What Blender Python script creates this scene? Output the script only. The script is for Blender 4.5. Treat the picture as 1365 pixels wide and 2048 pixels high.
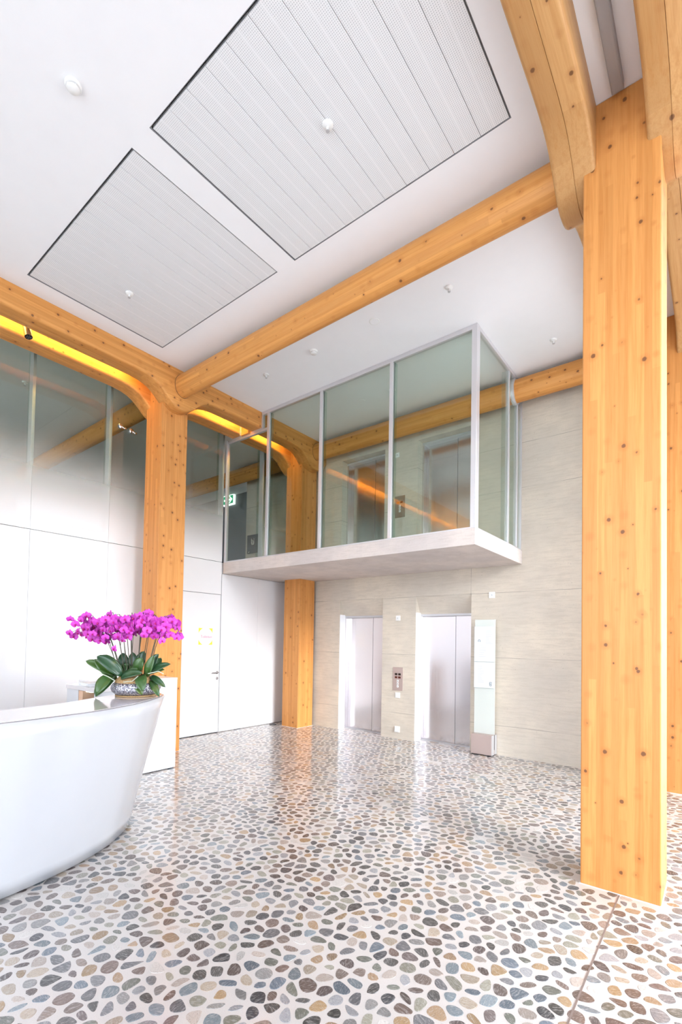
import bpy, bmesh, math, random
from math import sin, cos, pi, floor
from mathutils import Vector, Matrix
random.seed(7)
S = bpy.context.scene
COL = S.collection
for o in list(bpy.data.objects): bpy.data.objects.remove(o)

# ------------------------------------------------------------------ camera
F_PX, CX, CY = 956.815, 686.463, 1259.278
cam_d = bpy.data.cameras.new('camera')
cam = bpy.data.objects.new('camera', cam_d); COL.objects.link(cam)
cam_d.sensor_width = 36.0; cam_d.sensor_fit = 'AUTO'
cam_d.lens = F_PX/2048*36
cam_d.shift_x = (682.5-CX)/2048
cam_d.shift_y = (CY-1024)/2048
cam_d.clip_start = 0.05; cam_d.clip_end = 300
yaw, pit, rol = -6.65383094e-01, 2.54458163e-02, -1.73793014e-02
fw = Vector((sin(yaw)*cos(pit), cos(yaw)*cos(pit), sin(pit)))
rt = Vector((cos(yaw), -sin(yaw), 0)); dn = fw.cross(rt)
r2 = cos(rol)*rt+sin(rol)*dn; d2 = -sin(rol)*rt+cos(rol)*dn
m = Matrix.Identity(4)
for i in range(3):
    m[i][0] = r2[i]; m[i][1] = -d2[i]; m[i][2] = -fw[i]
m.translation = Vector((0, 0, 1.6))
cam.matrix_world = m
S.camera = cam

# ------------------------------------------------------------------ light
S.view_settings.view_transform = 'Standard'
S.view_settings.look = 'None'
S.view_settings.gamma = 1.0
S.view_settings.use_curve_mapping = False
S.view_settings.exposure = 0.47
W = bpy.data.worlds.new('sky'); S.world = W; W.use_nodes = True
bg = W.node_tree.nodes['Background']
bg.inputs[0].default_value = (0.86, 0.93, 1.06, 1)      # bright overcast sky
bg.inputs[1].default_value = 5.0
sun_l = bpy.data.lights.new('sun', 'SUN'); sun_l.energy = 4.6; sun_l.angle = .38; sun_l.color = (.97, .97, 1)
sun = bpy.data.objects.new('sun', sun_l); COL.objects.link(sun); sun.location = (20, -6, 30)
sun.rotation_euler = Vector((.93, -.22, .33)).to_track_quat('Z', 'Y').to_euler()
# daylight portals in the glazed facades (guide sampling only)
def portal(name, loc, rot, sx, sy):
    l = bpy.data.lights.new(name, 'AREA'); l.shape = 'RECTANGLE'; l.size = sx; l.size_y = sy
    o = bpy.data.objects.new(name, l); COL.objects.link(o); o.location = loc; o.rotation_euler = rot
    l.cycles.is_portal = True
    return o
portal('window_portal', (3.45, 6.9, 2.65), (0, pi/2, 0), 5.2, 11.8)
portal('window_portal', (-.5, -4.9, 2.65), (pi/2, 0, 0), 7.9, 5.2)

# ------------------------------------------------------------------ materials
MATS = {}
class NT:
    def __init__(s, name):
        s.m = bpy.data.materials.new(name); s.m.use_nodes = True
        s.t = s.m.node_tree; s.n = s.t.nodes; s.b = s.n['Principled BSDF']; s.out = s.n['Material Output']
    def new(s, typ, **kw):
        n = s.n.new(typ)
        for k, v in kw.items(): setattr(n, k, v)
        return n
    def link(s, a, b): s.t.links.new(a, b)
    def put(s, sock, v):
        if isinstance(v, bpy.types.NodeSocket): s.link(v, sock)
        elif v is not None: sock.default_value = v
    def math(s, op, a, b=None, c=None, clamp=False):
        n = s.new('ShaderNodeMath', operation=op); n.use_clamp = clamp
        s.put(n.inputs[0], a); s.put(n.inputs[1], b)
        if c is not None: s.put(n.inputs[2], c)
        return n.outputs[0]
    def mix(s, f, a, b, mode='MIX'):
        n = s.new('ShaderNodeMixRGB', blend_type=mode)
        s.put(n.inputs[0], f); s.put(n.inputs[1], a if not isinstance(a, tuple) else (*a[:3], 1)); s.put(n.inputs[2], b if not isinstance(b, tuple) else (*b[:3], 1))
        return n.outputs[0]
    def noise(s, vec, scale, detail=2, rough=.5):
        n = s.new('ShaderNodeTexNoise'); s.put(n.inputs['Vector'], vec)
        n.inputs['Scale'].default_value = scale; n.inputs['Detail'].default_value = detail; n.inputs['Roughness'].default_value = rough
        return n.outputs[0]
    def ramp(s, f, lo, hi, a=0., b=1.):
        n = s.new('ShaderNodeMapRange', interpolation_type='SMOOTHSTEP')
        s.put(n.inputs[0], f)
        for i, v in zip((1, 2, 3, 4), (lo, hi, a, b)): s.put(n.inputs[i], v)
        return n.outputs[0]
    def pos(s): return s.new('ShaderNodeNewGeometry').outputs['Position']
    def objc(s): return s.new('ShaderNodeTexCoord').outputs['Object']
    def sep(s, v):
        n = s.new('ShaderNodeSeparateXYZ'); s.put(n.inputs[0], v); return n.outputs
    def comb(s, x, y, z):
        n = s.new('ShaderNodeCombineXYZ')
        for i, v in enumerate((x, y, z)): s.put(n.inputs[i], v)
        return n.outputs[0]
    def bump(s, h, st=.2, d=.005):
        n = s.new('ShaderNodeBump'); n.inputs['Strength'].default_value = st; n.inputs['Distance'].default_value = d
        s.put(n.inputs['Height'], h); s.link(n.outputs[0], s.b.inputs['Normal'])
    def rand(s): return s.new('ShaderNodeObjectInfo').outputs['Random']

def srgb(r, g, b):
    f = lambda c: (c/255/12.92) if c/255 <= .04045 else ((c/255+.055)/1.055)**2.4
    return (f(r), f(g), f(b))

def plain(name, col, rough=.5, metal=0., spec=.5, coat=0., emit=None, es=0.):
    t = NT(name); t.b.inputs['Base Color'].default_value = (*col, 1)
    t.b.inputs['Roughness'].default_value = rough; t.b.inputs['Metallic'].default_value = metal
    t.b.inputs['Specular IOR Level'].default_value = spec
    t.b.inputs['Coat Weight'].default_value = coat; t.b.inputs['Coat Roughness'].default_value = .04
    if emit: t.b.inputs['Emission Color'].default_value = (*emit, 1); t.b.inputs['Emission Strength'].default_value = es
    # faint surface unevenness so that no surface is mathematically flat in tone
    n = t.noise(t.objc(), 6, 3)
    c = t.mix(t.ramp(n, .3, .7, 0, .05), col, tuple(x*.8 for x in col))
    t.link(c, t.b.inputs['Base Color'])
    MATS[name] = t.m; return t.m

def wood(name, axis, base=(0.69, 0.31, 0.085), lam=.045):
    """spruce glulam, lamellas and grain running along axis"""
    t = NT(name)
    r = t.math('MULTIPLY', t.rand(), 37.)
    x, y, z = t.sep(t.objc())
    if axis == 'z': u, v, w = x, y, z
    elif axis == 'y': u, v, w = x, z, y
    else: u, v, w = y, z, x
    iu = t.math('FLOOR', t.math('DIVIDE', u, lam)); iv = t.math('FLOOR', t.math('DIVIDE', v, lam))
    wn = t.new('ShaderNodeTexWhiteNoise', noise_dimensions='3D')
    seg = t.math('FLOOR', t.math('ADD', t.math('DIVIDE', w, 1.9), t.math('MULTIPLY', t.math('ADD', iu, t.math('MULTIPLY', iv, 1.7)), .618)))
    t.link(t.comb(t.math('ADD', iu, r), iv, seg), wn.inputs['Vector'])
    lamv = wn.outputs['Value']
    gv = t.comb(t.math('ADD', t.math('MULTIPLY', u, 42), r), t.math('MULTIPLY', v, 42), t.math('MULTIPLY', w, 1.3))
    g = t.noise(gv, 1., 4, .6)
    gf = t.noise(t.comb(t.math('ADD', t.math('MULTIPLY', u, 190), r), t.math('MULTIPLY', v, 190), t.math('MULTIPLY', w, 5)), 1., 2, .5)
    b = Vector(base)
    c = t.mix(lamv, tuple(b*.87), tuple(Vector((min(b[0]*1.08, .9), b[1]*1.13, b[2]*1.2))))
    c = t.mix(t.ramp(g, .42, .68, 0, .5), c, tuple(Vector((b[0]*.78, b[1]*.66, b[2]*.5))))
    c = t.mix(t.ramp(gf, .4, .7, 0, .16), c, (b[0]*.6, b[1]*.45, b[2]*.3))
    # knots
    k = t.new('ShaderNodeTexVoronoi'); k.inputs['Scale'].default_value = 1.
    t.link(t.comb(t.math('ADD', t.math('MULTIPLY', u, 10.), r), t.math('ADD', t.math('MULTIPLY', v, 10.), r), t.math('MULTIPLY', w, 9.)), k.inputs['Vector'])
    d = k.outputs['Distance']
    kn = t.noise(t.objc(), 90, 2)
    d = t.math('ADD', d, t.math('MULTIPLY', t.math('SUBTRACT', kn, .5), .06))
    rad = t.sep(k.outputs['Color'])[0]
    rr = t.ramp(rad, .15, 1., .05, .175)
    c = t.mix(t.math('MULTIPLY', t.ramp(d, t.math('MULTIPLY', rr, .9), t.math('MULTIPLY', rr, 2.8), 1, 0), .32), c, (b[0]*.62, b[1]*.45, b[2]*.35))
    c = t.mix(t.math('MULTIPLY', t.ramp(d, t.math('MULTIPLY', rr, .6), rr, 1, 0), .85), c, (.13, .052, .022))
    t.link(c, t.b.inputs['Base Color'])
    t.b.inputs['Roughness'].default_value = .42; t.b.inputs['Specular IOR Level'].default_value = .3
    t.bump(t.math('ADD', g, gf), .05, .002)
    MATS[name] = t.m; return t.m

def concrete(name, base, lines=True):
    t = NT(name); p = t.pos(); x, y, z = t.sep(p)
    big = t.noise(p, 1.1, 4, .6)
    st = t.noise(t.comb(t.math('MULTIPLY', x, 5), t.math('MULTIPLY', y, 5), t.math('MULTIPLY', z, 46)), 1., 4, .65)
    fine = t.noise(p, 55, 3, .6)
    b = Vector(base)
    c = t.mix(t.ramp(big, .35, .7), tuple(b*.88), tuple(Vector((b[0]*1.06, b[1]*1.04, b[2]*1.0))))
    c = t.mix(t.ramp(st, .42, .68, 0, .34), c, tuple(Vector((b[0]*.70, b[1]*.68, b[2]*.64))))
    c = t.mix(t.ramp(fine, .5, .75, 0, .28), c, tuple(b*.72))
    po = t.new('ShaderNodeTexVoronoi'); po.inputs['Scale'].default_value = 9; t.link(p, po.inputs['Vector'])
    c = t.mix(t.math('MULTIPLY', t.ramp(po.outputs['Distance'], .03, .06, 1, 0), .6), c, tuple(b*.45))
    if lines:
        wob = t.math('MULTIPLY', t.math('SUBTRACT', t.noise(p, 3, 2), .5), .012)
        zz = t.math('ADD', z, wob)
        L = None
        for z0 in (.424, 1.405, 2.36, 3.85, 4.5):
            a = t.math('LESS_THAN', t.math('ABSOLUTE', t.math('SUBTRACT', zz, z0)), .0035)
            L = a if L is None else t.math('MAXIMUM', L, a)
        a = t.math('MULTIPLY', t.math('LESS_THAN', t.math('ABSOLUTE', t.math('SUBTRACT', x, -2.957)), .003), t.math('LESS_THAN', z, 2.75))
        L = t.math('MAXIMUM', L, a)
        c = t.mix(t.math('MULTIPLY', L, t.ramp(t.noise(p, 2.2, 2), .35, .6, .15, .75)), c, tuple(b*.35))
    t.link(c, t.b.inputs['Base Color']); t.b.inputs['Roughness'].default_value = .75
    t.bump(t.math('ADD', st, fine), .25, .003)
    MATS[name] = t.m; return t.m

def thin_glass(name, tint, frost=None, refl=1.0):
    """clear pane; frost=(z0,z1): printed white below z0 fading to clear above z1"""
    t = NT(name); t.n.remove(t.b)
    tr = t.new('ShaderNodeBsdfTransparent'); tr.inputs[0].default_value = (*tint, 1)
    gl = t.new('ShaderNodeBsdfGlossy'); gl.inputs['Roughness'].default_value = .0; gl.inputs[0].default_value = (1, 1, 1, 1)
    ge = t.new('ShaderNodeNewGeometry'); dt = t.new('ShaderNodeVectorMath', operation='DOT_PRODUCT')
    t.link(ge.outputs['Normal'], dt.inputs[0]); t.link(ge.outputs['Incoming'], dt.inputs[1])
    d5 = t.math('POWER', t.math('SUBTRACT', 1., t.math('ABSOLUTE', dt.outputs['Value'])), 5.)
    f = t.math('MULTIPLY', t.math('ADD', .042, t.math('MULTIPLY', d5, .95)), refl, clamp=True)
    body = tr.outputs[0]
    if frost:
        z = t.sep(t.pos())[2]
        df = t.new('ShaderNodeBsdfDiffuse'); df.inputs[0].default_value = (.82, .82, .83, 1)
        mx = t.new('ShaderNodeMixShader'); t.put(mx.inputs[0], t.math('POWER', t.ramp(z, frost[0], frost[1], 1, 0), 1.7))
        t.link(tr.outputs[0], mx.inputs[1]); t.link(df.outputs[0], mx.inputs[2]); body = mx.outputs[0]
    ms = t.new('ShaderNodeMixShader'); t.put(ms.inputs[0], f); t.link(body, ms.inputs[1]); t.link(gl.outputs[0], ms.inputs[2])
    t.link(ms.outputs[0], t.out.inputs[0])
    MATS[name] = t.m; return t.m

wood('wood_z', 'z', base=(.66, .285, .08)); wood('wood_y', 'y'); wood('wood_x', 'x', lam=.06)
wood('wood_y_plank', 'y', base=(.56, .30, .115), lam=.125)
concrete('concrete', (.64, .575, .49)); concrete('slab_concrete', (.67, .61, .585), lines=False)
plain('ceiling_white', (.885, .885, .905), .8, spec=.2)
plain('panel_white', (.80, .80, .815), .5, coat=.6)
plain('gloss_white', (.62, .63, .655), .22, coat=.8)
plain('counter_grey', (.70, .66, .66), .12, coat=.6)
plain('dark_wall', (.17, .18, .20), .5)
plain('grey_wall', (.45, .46, .45), .7)
plain('aluminium', (.70, .69, .71), .35, metal=.5)
plain('dark_gap', (.03, .03, .035), .7)
plain('grey_gap', (.25, .25, .26), .6)
plain('satin_steel', (.34, .32, .32), .35, metal=.5)
plain('chrome', (.75, .74, .73), .12, metal=1.)
plain('brass_steel', (.62, .56, .50), .3, metal=1.)
plain('bronze_steel', (.34, .27, .21), .35, metal=.4)
plain('champagne_steel', (.50, .395, .36), .38, metal=.35)
plain('black_gloss', (.012, .012, .015), .15)
plain('red_dark', (.10, .025, .02), .2)
plain('plastic_white', (.85, .85, .84), .35)
plain('paving', (.66, .65, .62), .8)
plain('yellow_vinyl', (.95, .83, .06), .4)
plain('pink_vinyl', (.75, .20, .34), .4)
plain('paper', (.88, .89, .91), .6)
plain('board_white', (.74, .79, .80), .3, coat=.5)
plain('ink_grey', (.22, .25, .28), .5)
plain('pale_ink', (.58, .60, .62), .5)
plain('light_metal', (.60, .60, .62), .4, metal=.5)
plain('lamp_grey', (.34, .35, .37), .4, metal=.3)
plain('sealant', (.72, .69, .68), .5)
plain('joint_brown', (.22, .17, .15), .5)
plain('walnut', (.25, .12, .08), .5)
plain('niche_wood', (.70, .45, .30), .5)
plain('green_sign', (.0, .30, .13), .4, emit=(.02, .45, .20), es=.5)
plain('white_sign', (.9, .95, .92), .4, emit=(.9, 1, .95), es=1.2)
plain('led', (1, .8, .3), .5, emit=(1.0, .62, .12), es=46.)
plain('stem_green', (.07, .065, .04), .5)
plain('root_pale', (.55, .60, .48), .6)
plain('screen_dark', (.10, .10, .11), .25)
thin_glass('balcony_glass', (.90, .945, .915), refl=1.1)
thin_glass('edge_glass', (.84, .93, .90), refl=1.6)
thin_glass('facade_glass', (.97, .98, .975), refl=.7)
thin_glass('frost_glass', (.86, .90, .86), frost=(2.95, 4.5), refl=1.1)

def steel_mat():
    t = NT('brushed_steel'); x, y, z = t.sep(t.objc())
    n = t.noise(t.comb(t.math('MULTIPLY', x, 260), t.math('MULTIPLY', y, 260), t.math('MULTIPLY', z, 2.2)), 1., 3)
    t.link(t.mix(n, (.74, .69, .70), (.79, .755, .76)), t.b.inputs['Base Color'])
    t.b.inputs['Metallic'].default_value = 1; t.put(t.b.inputs['Roughness'], t.ramp(n, .3, .7, .15, .20))
    MATS['brushed_steel'] = t.m
steel_mat()

def perf_mat():
    t = NT('perforated_metal'); x, y, z = t.sep(t.objc())
    P_ = .0125
    fx = t.math('SUBTRACT', t.math('FRACT', t.math('DIVIDE', x, P_)), .5); fy = t.math('SUBTRACT', t.math('FRACT', t.math('DIVIDE', y, P_)), .5)
    d = t.math('SQRT', t.math('ADD', t.math('MULTIPLY', fx, fx), t.math('MULTIPLY', fy, fy)))
    hole = t.ramp(d, .22, .34, 1, 0)
    # blank margin along both edges and a blank stripe down the middle of each strip
    ax = t.math('ABSOLUTE', x)
    band = t.math('MULTIPLY', t.math('GREATER_THAN', ax, .006), t.math('LESS_THAN', ax, .098))
    h = t.math('MULTIPLY', hole, band)
    t.link(t.mix(h, (.83, .835, .85), (.56, .57, .59)), t.b.inputs['Base Color']); t.b.inputs['Roughness'].default_value = .5
    t.bump(t.math('SUBTRACT', 1., h), .3, .002)
    MATS['perforated_metal'] = t.m
perf_mat()

def floor_mats():
    t = NT('floor_binder'); p = t.pos()
    n = t.noise(p, 260, 2); n2 = t.noise(p, 1.5, 3)
    c = t.mix(t.ramp(n, .45, .7, 0, .35), (.60, .56, .535), (.43, .39, .365))
    c = t.mix(t.ramp(n2, .4, .7, 0, .15), c, (.54, .49, .46))
    t.link(c, t.b.inputs['Base Color']); t.b.inputs['Roughness'].default_value = .3; t.b.inputs['Coat Weight'].default_value = .8; t.b.inputs['Coat Roughness'].default_value = .09
    MATS['floor_binder'] = t.m
    for nm, att in (('pebble', False), ('pebble_mix', True)):
        t = NT(nm); p = t.pos()
        if att: col = t.new('ShaderNodeVertexColor', layer_name='stone').outputs[0]
        else: col = t.new('ShaderNodeObjectInfo').outputs['Color']
        r = t.sep(col)[0]
        rot = t.new('ShaderNodeVectorRotate', rotation_type='Z_AXIS'); t.link(p, rot.inputs['Vector']); t.put(rot.inputs['Angle'], t.math('MULTIPLY', r, 47.))
        x, y, z = t.sep(rot.outputs[0])
        vein = t.noise(t.comb(t.math('MULTIPLY', x, 40), t.math('MULTIPLY', y, 190), t.math('MULTIPLY', r, 90)), 1., 3, .6)
        fl = t.noise(p, 160, 3, .7)
        c = t.mix(t.ramp(vein, .46, .70, 0, .42), col, (.60, .575, .555))
        c = t.mix(t.ramp(fl, .5, .3, 0, .65), c, t.mix(1., col, (.42, .4, .4), 'MULTIPLY'))
        t.link(c, t.b.inputs['Base Color']); t.b.inputs['Roughness'].default_value = .3; t.b.inputs['Coat Weight'].default_value = .8; t.b.inputs['Coat Roughness'].default_value = .09
        MATS[nm] = t.m
floor_mats()

def plant_mats():
    t = NT('orchid_leaf'); oc = t.objc(); n = t.noise(oc, 7, 3); r = t.rand()
    c = t.mix(r, (.018, .065, .027), (.055, .13, .02))
    c = t.mix(t.ramp(n, .6, .8, 0, .5), c, (.20, .19, .03))
    t.link(c, t.b.inputs['Base Color']); t.b.inputs['Roughness'].default_value = .3; t.b.inputs['Coat Weight'].default_value = .25
    MATS['orchid_leaf'] = t.m
    t = NT('orchid_petal'); r = t.rand(); n = t.noise(t.objc(), 60, 2)
    c = t.mix(r, (.45, .014, .36), (.66, .045, .54)); c = t.mix(t.ramp(n, .4, .7, 0, .25), c, (.75, .16, .66))
    t.link(c, t.b.inputs['Base Color']); t.b.inputs['Roughness'].default_value = .5; t.b.inputs['Subsurface Weight'].default_value = .0
    MATS['orchid_petal'] = t.m
    plain('orchid_lip', (.42, .0, .14), .5)
    t = NT('hammered_silver'); v = t.new('ShaderNodeTexVoronoi'); v.inputs['Scale'].default_value = 75; t.link(t.objc(), v.inputs['Vector'])
    t.link(t.mix(t.ramp(v.outputs['Distance'], .1, .7), (.74, .74, .78), (.22, .22, .27)), t.b.inputs['Base Color'])
    t.b.inputs['Metallic'].default_value = .85; t.b.inputs['Roughness'].default_value = .28; t.bump(v.outputs['Distance'], .9, .006)
    MATS['hammered_silver'] = t.m
    t = NT('sisal'); n = t.noise(t.objc(), 130, 3)
    t.link(t.mix(n, (.20, .11, .04), (.72, .47, .22)), t.b.inputs['Base Color']); t.b.inputs['Roughness'].default_value = .8; t.bump(n, .8, .01)
    MATS['sisal'] = t.m
plant_mats()

# ------------------------------------------------------------------ mesh helpers
class MB:
    def __init__(s): s.v = []; s.f = []
    def add(s, vs, fs):
        k = len(s.v); s.v += [tuple(v) for v in vs]; s.f += [tuple(i+k for i in f) for f in fs]; return s
    def box(s, x0, x1, y0, y1, z0, z1):
        vs = [(x, y, z) for z in (z0, z1) for y in (y0, y1) for x in (x0, x1)]
        return s.add(vs, [(0, 2, 3, 1), (4, 5, 7, 6), (0, 1, 5, 4), (2, 6, 7, 3), (0, 4, 6, 2), (1, 3, 7, 5)])
    def lathe(s, prof, c, n=24, ax='z'):
        vs = []; fs = []
        for r, h in prof:
            for i in range(n):
                a = 2*pi*i/n; p = (r*cos(a), r*sin(a), h)
                if ax == 'x': p = (h, p[0], p[1])
                elif ax == 'y': p = (p[0], h, p[1])
                vs.append((c[0]+p[0], c[1]+p[1], c[2]+p[2]))
        for j in range(len(prof)-1):
            for i in range(n):
                fs.append((j*n+i, j*n+(i+1) % n, (j+1)*n+(i+1) % n, (j+1)*n+i))
        fs.append(tuple(range(n))[::-1]); fs.append(tuple((len(prof)-1)*n+i for i in range(n)))
        return s.add(vs, fs)
    def rings(s, rings, caps=True):
        n = len(rings[0]); vs = [p for r in rings for p in r]; fs = []
        for j in range(len(rings)-1):
            for i in range(n):
                fs.append((j*n+i, j*n+(i+1) % n, (j+1)*n+(i+1) % n, (j+1)*n+i))
        if caps: fs.append(tuple(range(n))[::-1]); fs.append(tuple((len(rings)-1)*n+i for i in range(n)))
        return s.add(vs, fs)
    def tube(s, pts, rad, n=8):
        rs = []
        for i, p in enumerate(pts):
            p = Vector(p); a = Vector(pts[max(i-1, 0)]); b = Vector(pts[min(i+1, len(pts)-1)])
            d = (b-a).normalized(); u = d.cross(Vector((0, 0, 1)));
            if u.length < .05: u = d.cross(Vector((1, 0, 0)))
            u.normalize(); w = d.cross(u)
            r = rad[i] if isinstance(rad, (list, tuple)) else rad
            rs.append([tuple(p+r*(cos(2*pi*k/n)*u+sin(2*pi*k/n)*w)) for k in range(n)])
        return s.rings(rs)
    def prism(s, pts, axis, a, b):
        """polygon pts (2D) extruded along axis between a and b; 2D = remaining axes in order"""
        def P(q, h):
            if axis == 'x': return (h, q[0], q[1])
            if axis == 'y': return (q[0], h, q[1])
            return (q[0], q[1], h)
        return s.rings([[P(q, a) for q in pts], [P(q, b) for q in pts]])
    def mesh(s, name):
        me = bpy.data.meshes.new(name); me.from_pydata(s.v, [], s.f)
        bm = bmesh.new(); bm.from_mesh(me); bmesh.ops.recalc_face_normals(bm, faces=bm.faces); bm.to_mesh(me); bm.free()
        return me

def world_loc(o):
    p = Vector(o.location)
    while o.parent: o = o.parent; p += Vector(o.location)
    return p
def obj(name, mb, mat, parent=None, origin=None, smooth=False, bevel=0, label=None, seg=2):
    """mesh given in world coordinates; origin moved to `origin` (or to the parent's)"""
    me = mb.mesh(name) if isinstance(mb, MB) else mb
    base = world_loc(parent) if parent else Vector((0, 0, 0))
    org = Vector(origin) if origin is not None else base
    me.transform(Matrix.Translation(-org))
    if bevel:
        bm = bmesh.new(); bm.from_mesh(me)
        bmesh.ops.remove_doubles(bm, verts=bm.verts, dist=1e-6)
        es = [e for e in bm.edges if len(e.link_faces) == 2 and e.calc_face_angle(0) > .5]
        bmesh.ops.bevel(bm, geom=es, offset=bevel, segments=seg, affect='EDGES', profile=.5)
        bm.to_mesh(me); bm.free()
    if smooth:
        for p in me.polygons: p.use_smooth = True
        if smooth != 'all':
            try: me.set_sharp_from_angle(angle=.6)
            except Exception: pass
    me.materials.append(MATS[mat])
    o = bpy.data.objects.new(name, me); COL.objects.link(o)
    if parent: o.parent = parent
    o.location = org-base
    if label: o['label'] = label
    return o
def tag(o, label, cat, group=None):
    o['label'] = label; o['category'] = cat
    if group: o['group'] = group
    return o
def thing(name, label, cat, loc, group=None):
    o = bpy.data.objects.new(name, None); COL.objects.link(o); o.location = loc; o.empty_display_size = .1
    return tag(o, label, cat, group)
def struct(o, label=None):
    o['kind'] = 'structure'
    if label: o['label'] = label
    return o
def struct_empty(name, loc, label):
    o = bpy.data.objects.new(name, None); COL.objects.link(o); o.location = loc; o.empty_display_size = .1
    return struct(o, label)
def copy_tree(o, parent=None):
    c = o.copy(); COL.objects.link(c)
    if parent: c.parent = parent
    for ch in list(o.children): copy_tree(ch, c)
    return c
def text_mesh(body, size, ext=.001):
    cu = bpy.data.curves.new('lettering', 'FONT'); cu.body = body; cu.size = size; cu.extrude = ext
    cu.align_x = 'CENTER'; cu.align_y = 'CENTER'; cu.resolution_u = 3
    to = bpy.data.objects.new('lettering', cu); COL.objects.link(to)
    bpy.context.view_layer.update()
    me = bpy.data.meshes.new_from_object(to.evaluated_get(bpy.context.evaluated_depsgraph_get()))
    bpy.data.objects.remove(to); me.materials.clear()
    return me

XL, YC, ZC = -6.80, 6.91, 5.35       # left wall plane, concrete wall plane, ceiling

# ------------------------------------------------------------------ large structure
# floor (terrazzo bed), stones follow further down
fl = struct(obj('floor', MB().box(-12, 3.6, -5, 13, -.12, 0), 'floor_binder'), 'polished pebble terrazzo floor with cream binder')
# outside paving
gp = struct(obj('ground', MB().box(-60, 70, -70, 70, -.30, -.16), 'paving'), 'pale paving outside the glazed facade')

# ceiling with two recesses for the perforated panels
def ceiling():
    holes = [(-3.283, -1.150, 1.772, 3.308), (-5.640, -3.522, 1.766, 3.308)]
    xs = sorted({-12, 3.6, *[h[0] for h in holes], *[h[1] for h in holes]}); ys = sorted({-5, 13, *[h[2] for h in holes], *[h[3] for h in holes]})
    b = MB()
    for i in range(len(xs)-1):
        for j in range(len(ys)-1):
            cx, cy = (xs[i]+xs[i+1])/2, (ys[j]+ys[j+1])/2
            if any(h[0] < cx < h[1] and h[2] < cy < h[3] for h in holes): continue
            b.box(xs[i], xs[i+1], ys[j], ys[j+1], ZC, ZC+.10)
    c = struct(obj('ceiling', b, 'ceiling_white'), 'smooth white plaster ceiling')
    obj('ceiling_backing', MB().box(-12, 3.6, -5, 13, ZC+.10, ZC+.3), 'dark_gap', c)
    return c
ceil = ceiling()

# concrete lift wall with door openings
EX = [(-5.50, -4.555), (-3.905, -2.95)]
def wall_back():
    b = MB(); T = 7.40
    for x0, x1 in ((-8.19, EX[0][0]), (EX[0][1], EX[1][0]), (EX[1][1], -.30)): b.box(x0, x1, YC, T, 0, ZC)
    for x0, x1 in EX:
        b.box(x0, x1, YC, T, 2.37, 2.95)
        b.box(x0, x1, YC+.15, T, 2.08, 2.37)
        b.prism([(YC, 2.37), (YC+.15, 2.37), (YC+.15, 2.08)], 'x', x0, x1)
        b.box(x0, x1, YC, T, 4.96, ZC)
    return struct(obj('wall_back', b, 'concrete'), 'board-marked beige concrete lift wall')
wall_back()
struct(obj('wall_far', MB().box(-12, -8.19, 7.9, 8.1, 0, ZC), 'dark_wall'), 'dark grey wall at the end of the upper corridor')
struct(obj('wall_rear_room', MB().box(-12.1, -12, -5, 8.1, 0, ZC), 'grey_wall'), 'plain wall of the room behind the frosted glass')
struct(obj('wall_lift_shaft', MB().box(-.5, -.3, 7.4, 13, 0, ZC), 'concrete'), 'concrete return of the lift shaft')
struct(obj('wall_end', MB().box(-.3, 3.6, 12.9, 13, 0, ZC), 'panel_white'), 'white end wall')
struct(obj('wall_front_blocker', MB().box(-6.8, -4.55, -5.1, -4.95, 0, ZC), 'ceiling_white'), 'unseen white wall added behind the viewer to cut daylight')  # unseen wall, added to cut facade light on the left wall
struct(obj('rear_room_floor', MB().box(-12, XL-.05, -5, 7.9, 2.72, 2.94), 'grey_wall'), 'upper floor of the rear room')

# ---- left wall: white glazed panels below, printed glass above
wl = struct_empty('wall_left', (XL, 0, 0), 'wall of glossy white panels below gradient printed glass')
JY = [-4.6, -3.62, -2.64, -1.66, -.68, .30, 1.28, 2.26, 3.24, 4.235, 5.215]
G = .0013
obj('backing', MB().box(XL-.10, XL-.04, -5, 6.91, 0, 2.945), 'ceiling_white', wl)
for a, b_ in zip(JY[:-1], JY[1:]):
    top = 2.945
    z0 = 2.385 if abs(a-4.235) < .01 else 0.012
    obj('panel', MB().box(XL-.05, XL, a+G, b_-G, z0, top), 'panel_white', wl, bevel=.001, seg=1)
for a, b_ in ((5.225, 6.06), (6.06, 6.90)):
    obj('panel', MB().box(XL-.05, XL, a+G, b_-G, .012, 2.745), 'panel_white', wl, bevel=.001, seg=1)
win1 = struct_empty('window_1', (XL, 0, 2.95), 'tall gradient frosted glazing of the left wall')
for a, b_ in list(zip(JY[:-1], JY[1:]))+[(6.16, 6.90)]:
    obj('pane', MB().box(XL-.014, XL, a+G, b_-G, 2.952, ZC), 'frost_glass', win1)
for y in JY[3:]+[6.16]:
    obj('glazing_fin', MB().box(XL-.13, XL-.016, y-.018, y+.018, 2.96, ZC), 'light_metal', win1, bevel=.003, seg=1)
    obj('fin_edge', MB().box(XL-.20, XL-.13, y-.007, y+.007, 2.96, ZC), 'edge_glass', win1)

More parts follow.
